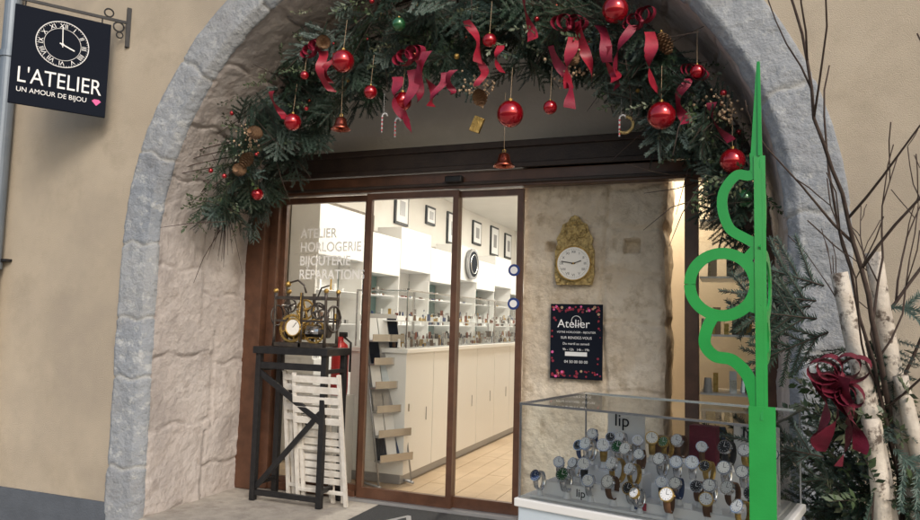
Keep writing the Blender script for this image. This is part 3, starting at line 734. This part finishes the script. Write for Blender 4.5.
def bow(B,c,s,m,rot=0.):
    c=Vector(c)
    for (ax,az,L) in [(-1,.35,1.),(-.8,.9,.8),(.95,.4,1.),(.7,.8,.8)]:
        pts=[];wv=[]; a0=math.atan2(az,ax)+rot; ax,az=math.cos(a0),math.sin(a0); L=L*s
        for i in range(15):
            t=i/14*2*pi; e=L*(1-math.cos(t))/2; q=.38*s*math.sin(t)
            pts.append(c+Vector((ax*e-az*q,-.02-.2*s*math.sin(t/2),az*e+ax*q))); wv.append((.12*s,.5*s,.12*s))
        B.ribbon(pts,wv,m)
    B.sphere(c+Vector((0,-.03,0)),s*.16,m,10,8)
for (x,z,s,r) in [(-1.93,3.08,.11,.3),(-.90,3.16,.11,-.2),(-.48,3.14,.10,.5),(-2.66,3.22,.09,.6),(-.2,2.80,.08,-.5)]: bow(b,(x,.14,z),s,RIB,r)
b.build('ribbons',gar)

# ------------------------------------------------------------------ watch display case
case=empty('watch_display_case',(-.75,-1.32,0),(0,0,math.radians(-13)))
CW,CD,ZB,ZT=.87,.60,.76,1.10
b=MB(); b.box(0,CW,0,CD,GZ,ZB-.03,BRCASE); b.box(-.012,CW+.012,-.012,CD+.012,ZB-.03,ZB,WHITE); b.build('case_pedestal',case,bevel=.004)
b=MB()
t=.006
for x in (0,CW-t):
    for y in (0,CD-t): b.box(x,x+t,y,y+t,ZB,ZT,CHROME)
for z in (ZT,):
    b.box(-.002,CW+.002,-.002,t,z,z+.008,CHROME); b.box(-.002,CW+.002,CD-t,CD+.002,z,z+.008,CHROME); b.box(-.002,t,t,CD-t,z,z+.008,CHROME); b.box(CW-t,CW+.002,t,CD-t,z,z+.008,CHROME)
b.build('case_frame',case)
b=MB()
b.q((t,.003,ZB),(CW-t,.003,ZB),(CW-t,.003,ZT),(t,.003,ZT),GLC); b.q((t,CD-.003,ZB),(CW-t,CD-.003,ZB),(CW-t,CD-.003,ZT),(t,CD-.003,ZT),GLC)
b.q((.003,t,ZB),(.003,CD-t,ZB),(.003,CD-t,ZT),(.003,t,ZT),GLC); b.q((CW-.003,t,ZB),(CW-.003,CD-t,ZB),(CW-.003,CD-t,ZT),(CW-.003,t,ZT),GLC); b.q((t,t,ZT+.003),(CW-t,t,ZT+.003),(CW-t,CD-t,ZT+.003),(t,CD-t,ZT+.003),GLC)
b.build('case_glass',case)
b=MB()
b.box(.03,CW-.03,.03,CD-.03,ZB+.001,ZB+.012,WHITE)
b.box(.07,.42,.07,.17,ZB+.012,ZB+.06,WHITE); b.box(.46,.82,.05,.15,ZB+.012,ZB+.045,WHITE)
b.box(.10,.40,.20,.30,ZB+.012,ZB+.10,CARD); b.box(.44,.82,.18,.28,ZB+.012,ZB+.085,CARD); b.box(.12,.82,.32,.42,ZB+.012,ZB+.13,WHITE)
b.box(.50,.60,.44,.50,ZB+.012,ZB+.27,RIBD); b.box(.66,.82,.46,.465,ZB+.012,ZB+.29,CARD); b.box(.16,.32,.46,.465,ZB+.012,ZB+.29,CARD); b.box(.36,.46,.45,.51,ZB+.012,ZB+.21,LEATHB)
b.build('display_risers',case,bevel=.003)
text('case_front_lettering','lip',(.16,-.0135,ZB-.24),.22,BLACKP,parent=case,ext=.001); text('case_front_lettering_2','lip',(.60,-.0135,ZB-.24),.22,BLACKP,parent=case,ext=.001)
text('card_lettering','lip',(.69,.457,ZB+.235),.07,BLACKP,parent=case,ext=.0005); text('card_lettering_2','lip',(.19,.457,ZB+.235),.07,BLACKP,parent=case,ext=.0005)
text('riser_lettering','lip',(.20,.068,ZB+.022),.04,BLACKP,parent=case,ext=.0005)
def watch(B,x,y,z,yaw,strap,metal,dial,s=1.):
    M=Matrix.Translation((x,y,z))@Matrix.Rotation(yaw,4,'Z')@Matrix.Scale(s,4)
    cz=.05; n=20; vs=[];fs=[]
    for i in range(n+1):
        a=2*pi*i/n
        for (rr) in (1,.9):
            for sx in (-1,1):
                w=.0095*(1.15-.3*abs(math.sin(a/2-pi*.37))); vs.append((sx*w,.024*rr*math.cos(a),cz+.033*rr*math.sin(a)))
    for i in range(n):
        o=i*4;q=o+4; fs+=[(o,o+1,q+1,q),(o+2,q+2,q+3,o+3),(o,q,q+2,o+2),(o+1,o+3,q+3,q+1)]
    B.add(vs,fs,strap,M,True)
    B.cyl((0,.004,0),(0,.004,.022),.012,CARD,12,M,r1=.006)
    H=M@Matrix.Translation((0,-.0215,cz+.018))@Matrix.Rotation(math.radians(62),4,'X')
    B.cyl((0,0,-.003),(0,0,.007),.0195,metal,24,H); B.cyl((0,0,.0071),(0,0,.0078),.0165,dial,24,H)
    lm=BLACK if dial in (ENAMEL,CARD,DRIED) else CARD
    B.box(-.0006,.0006,0,.012,.0079,.0083,lm,H); B.box(0,.008,-.0006,.0006,.0079,.0083,lm,H)
    for k in range(12):
        a=k*pi/6; B.box(-.0005,.0005,.012,.0148,.0079,.0082,lm,H@Matrix.Rotation(a,4,'Z'))
    B.box(.019,.023,-.0015,.0015,0,.003,metal,H)
b=MB()
straps=[CHROME,CHROME,CHROME,LEATHB,LEATHK,LEATHU,BRASS,CHROME]; dials=[ENAMEL,ENAMEL,LEATHU,LEATHK,CARD,GRNB,ENAMEL,CARD]
rows=[(.11,.11,.40,6,.06),(.50,.09,.80,6,.045),(.13,.25,.38,6,.10),(.47,.23,.80,7,.085),(.15,.37,.80,12,.13),(.08,.045,.42,5,.012),(.46,.03,.8,4,.012)]
for (xa,y,xb,n,h) in rows:
    for i in range(n):
        if random.random()<.08: continue
        x=xa+(xb-xa)*i/(n-1)+random.uniform(-.014,.014); g_=random.random()<.2
        watch(b,x,y+random.uniform(-.02,.02),ZB+h+.001,random.uniform(-.5,.35),random.choice(straps),BRASS if g_ else CHROME,random.choice(dials),random.uniform(1.0,1.32))
for i in range(22):
    x=random.uniform(.1,.8); k=i%3; yy=(.062,.192,.312)[k]; zz=(.06,.10,.13)[k] if x<.42 or k==2 else (.045,.085)[k]
    b.box(x,x+.028,yy,yy+.002,ZB+zz,ZB+zz+.018,CARD)
b.build('watches',case)
b=MB(); 
for i,m in enumerate((LEATHU,CARD,RIBR)): b.box(.43+.014*i,.444+.014*i,.04,.042,ZB+.02,ZB+.045,m)
b.build('flag_card',case)

# ------------------------------------------------------------------ green metal tree
gt=empty('green_metal_christmas_tree',(.075,-1.66,0.02))
def catm(P,n=8):
    out=[]
    P=[P[0]]+P+[P[-1]]
    for i in range(1,len(P)-2):
        p0,p1,p2,p3=[np.array(P[i+k],float) for k in (-1,0,1,2)]
        for t in np.linspace(0,1,n,endpoint=False):
            out.append(.5*((2*p1)+(-p0+p2)*t+(2*p0-5*p1+4*p2-p3)*t*t+(-p0+3*p1-3*p2+p3)*t**3))
    out.append(np.array(P[-2],float)); return out
def band(B,pts,w,dirv,th=.006,w2=None):
    c=catm(pts); n=len(c); vs=[];fs=[]; D=Vector(dirv).normalized(); Nn=Vector((-D.y,D.x,0))
    for i,p in enumerate(c):
        t=c[min(i+1,n-1)]-c[max(i-1,0)]; t/=np.linalg.norm(t)+1e-9; nn=np.array([-t[1],t[0]]); ww=w[0]+(w[1]-w[0])*i/(n-1)
        for sgn in (-1,1):
            q=p+nn*ww/2*sgn
            for k in (-1,1): v=D*float(q[0])+Nn*(k*th/2); vs.append((v.x,v.y,float(q[1])))
    for i in range(n-1):
        o=i*4;q=o+4; fs+=[(o,q,q+2,o+2),(o+1,o+3,q+3,q+1),(o,o+1,q+1,q),(o+2,q+2,q+3,o+3)]
    fs+=[(0,2,3,1),((n-1)*4,(n-1)*4+1,(n-1)*4+3,(n-1)*4+2)]
    B.add(vs,fs,GREEN)
def half(B,D):
    band(B,[(.0,2.19),(.004,2.05),(.008,1.90)],(.008,.034),D)
    band(B,[(.012,1.91),(.012,1.855),(.03,1.842),(.065,1.845),(.10,1.80),(.105,1.745),(.085,1.685),(.045,1.655),(.008,1.635)],(.030,.030),D,th=.0056)
    c=(.108,1.515); R=.094
    band(B,[(c[0]+R*math.cos(a),c[1]+R*math.sin(a)) for a in np.linspace(0,2*pi,25)],(.034,.034),D,th=.0064)
    band(B,[(.0,1.635),(.03,1.60),(.05,1.575)],(.030,.030),D,th=.005); band(B,[(.0,1.44),(.03,1.45),(.05,1.46)],(.030,.030),D,th=.005)
    band(B,[(.125,1.43),(.15,1.385),(.158,1.335),(.13,1.30),(.08,1.29),(.04,1.25),(.02,1.19),(.01,1.12)],(.034,.036),D,th=.0072)
    band(B,[(.01,.62),(.09,.60),(.20,.52),(.26,.38),(.23,.22),(.12,.10),(.01,.06)],(.04,.04),D)
b=MB()
half(b,(-1,.12,0)); half(b,(.17,1,0)); 
b.box(-.016,.016,-.004,.004,1.15,1.9,GREEN); b.box(-.036,.036,-.005,.005,GZ,1.16,GREEN)
b.box(.006,.014,-.0045,.034,1.15,1.86,GREEN)
b.cyl((0,0,GZ-.015),(0,0,GZ-.005),.22,GREEN,32)
b.build('tree_silhouette_plates',gt,bevel=.0012,seg=1)

# ------------------------------------------------------------------ right planter arrangement
pt=empty('winter_planter')
PXc,PYc=.72,-.72
b=MB(); b.lathe([(.001,GZ),(.20,GZ),(.27,.35),(.29,.36),(.29,.40),(.25,.40),(.24,.34),(.001,.34)],BLACK,32,Matrix.Translation((PXc,PYc,0))); b.build('planter_pot',pt)
b=MB()
def log(p0,p1,r0,r1):
    p0=Vector(p0);p1=Vector(p1); n=14; pts=[];rd=[]
    for i in range(n+1):
        t=i/n; pts.append(p0.lerp(p1,t)+Vector((.012*math.sin(5*t+p0.x*9),.006*math.cos(4*t),0))); rd.append((r0+(r1-r0)*t)*random.uniform(.93,1.07))
    b.tube(pts,rd,BIRCH,14)
log((.58,-.92,.2),(.375,-.96,1.62),.036,.030); log((.66,-.80,.2),(.50,-.92,1.70),.036,.028); log((.80,-.84,.2),(.56,-.96,1.25),.03,.025); log((.50,-.95,.2),(.45,-1.03,1.1),.032,.028)
b.build('birch_logs',pt)
br=MB()
def grow(p,d,L,r,lev):
    pts=[p];rad=[r]; n=max(3,int(L/.09)); q=p.copy(); dd=d.normalized()
    for i in range(n):
        dd=(dd+Vector((random.gauss(0,.11),random.gauss(0,.11),random.gauss(.02,.05)))).normalized(); q=q+dd*(L/n); pts.append(q.copy()); rad.append(max(r*(1-.72*(i+1)/n),.0022))
        if lev>0 and i>=n*.25 and random.random()<.42:
            ax=Vector((random.gauss(0,1),random.gauss(0,1),random.gauss(0,.4))).normalized(); nd=(dd+ax*random.uniform(.45,.8)).normalized(); nd.z=max(nd.z,.15)
            grow(q.copy(),nd,L*random.uniform(.25,.48)*(1-.4*i/n),rad[-1]*.68,lev-1)
    br.tube(pts,rad,TWIG,6)
for (tx,ty,tz,L,r) in [(.30,-.9,2.6,2.35,.012),(.42,-.95,2.7,2.4,.013),(.50,-.8,2.9,2.5,.014),(.62,-.85,2.8,2.4,.014),(.76,-.8,2.9,2.4,.012),(.15,-.85,2.3,2.1,.010)]:
    o=Vector((PXc+random.uniform(-.14,.04),PYc+random.uniform(-.1,.1),.36)); grow(o,Vector((tx,ty,tz))-o,L,r,2)
br.build('bare_branches',pt)
pl=[]
for i in range(56):
    z=random.choice((random.uniform(.55,.95),random.uniform(.85,1.45))); an=random.uniform(pi*.75,pi*1.6)
    rr=random.uniform(.02,.22); x=PXc-.14+rr*math.cos(an)*.8; y=PYc-.02+rr*math.sin(an)*.6
    pl.append(((x,y,z),(math.cos(an)+random.uniform(-.4,.4),math.sin(an)*.4,random.uniform(-.7,.3)),random.uniform(-.6,.6)+(1.57 if random.random()<.5 else 0),random.uniform(.55,.9)))
for p,d in [((.30,-.85,1.52),(-1,-.1,.12)),((.28,-.85,1.50),(-1,.2,-.15)),((.33,-.83,1.58),(-1,0,.35)),((.3,-.85,1.45),(-.8,-.3,.1)),((.34,-.85,1.4),(-.9,.1,-.4)),((.2,-.95,1.0),(-1,0,-.1)),((.25,-.95,.95),(-1,0,-.4)),((.30,-1.0,.95),(-1,-.1,.2)),((.45,-.85,1.4),(.2,-.1,-1)),((.55,-.85,1.5),(.9,-.1,-.1)),((.52,-1.02,1.0),(.6,-.2,-.6)),((.55,-1.02,.8),(.9,-.3,.1)),((.45,-1.05,.85),(-.2,-.3,-.8))]:
    pl.append((p,d,1.3,1.0))
scatter('planter_fir',SPR,pl,NEEDLE,pt)
pl=[]
for i in range(170):
    an=random.uniform(pi*.7,pi*1.9); rr=random.uniform(.02,.34); pl.append(((PXc-.1+rr*math.cos(an),PYc-.05+rr*math.sin(an)*.9,random.uniform(.4,1.12)),(math.cos(an),math.sin(an)-.2,random.uniform(-.3,1)),random.uniform(0,6),random.uniform(.5,1)))
scatter('planter_evergreen_leaves',LVS,pl,LEAF,pt)
b=MB()
bc=Vector((.345,-1.08,1.25)); bow(b,bc,.105,RIBD,.1); bow(b,bc+Vector((.01,0,-.03)),.085,RIBD,2.6)
for (dx,L) in [(-.06,.30),(-.12,.24),(.05,.28),(.0,.34)]:
    wav(bc+Vector((dx*.4,-.03,0)),L,.07,RIBD,b,dx*1.2,1.6)
b.build('planter_bow',pt)

# ------------------------------------------------------------------ light, world, camera
w=bpy.data.worlds.new('World'); scene.world=w; w.use_nodes=True; nt=w.node_tree
sky=nt.nodes.new('ShaderNodeTexSky'); sky.sky_type='NISHITA'; sky.sun_disc=False; sky.sun_elevation=math.radians(34); sky.sun_rotation=math.radians(140); sky.air_density=1.2; sky.dust_density=3
bg=nt.nodes['Background']; bg.inputs['Strength'].default_value=.15; nt.links.new(sky.outputs['Color'],bg.inputs['Color'])
sd=Vector((math.sin(math.radians(140))*math.cos(math.radians(34)),math.cos(math.radians(140))*math.cos(math.radians(34)),math.sin(math.radians(34))))
l=bpy.data.lights.new('sun','SUN'); l.energy=1.4; l.angle=math.radians(20); l.color=(1,.95,.88); lo=bpy.data.objects.new('sun',l); COL.objects.link(lo); lo.rotation_euler=(-sd).to_track_quat('-Z','Y').to_euler()
yaw,pitch,roll=math.radians(21),math.radians(5),math.radians(1.5)
r0=Vector((math.cos(yaw),math.sin(yaw),0)); fh=Vector((-math.sin(yaw),math.cos(yaw),0)); Z=Vector((0,0,1))
fw=fh*math.cos(pitch)+Z*math.sin(pitch); u0=Z*math.cos(pitch)-fh*math.sin(pitch)
Rr=r0*math.cos(roll)+u0*math.sin(roll); U=-r0*math.sin(roll)+u0*math.cos(roll)
M4=Matrix((Rr,U,-fw)).transposed().to_4x4(); M4.translation=(0,-3.94,1.4)
cd=bpy.data.cameras.new('camera'); cd.lens=715/920*36; cd.sensor_width=36; cd.clip_end=1000; cd.clip_start=.05
co=bpy.data.objects.new('camera',cd); COL.objects.link(co); co.matrix_world=M4; scene.camera=co
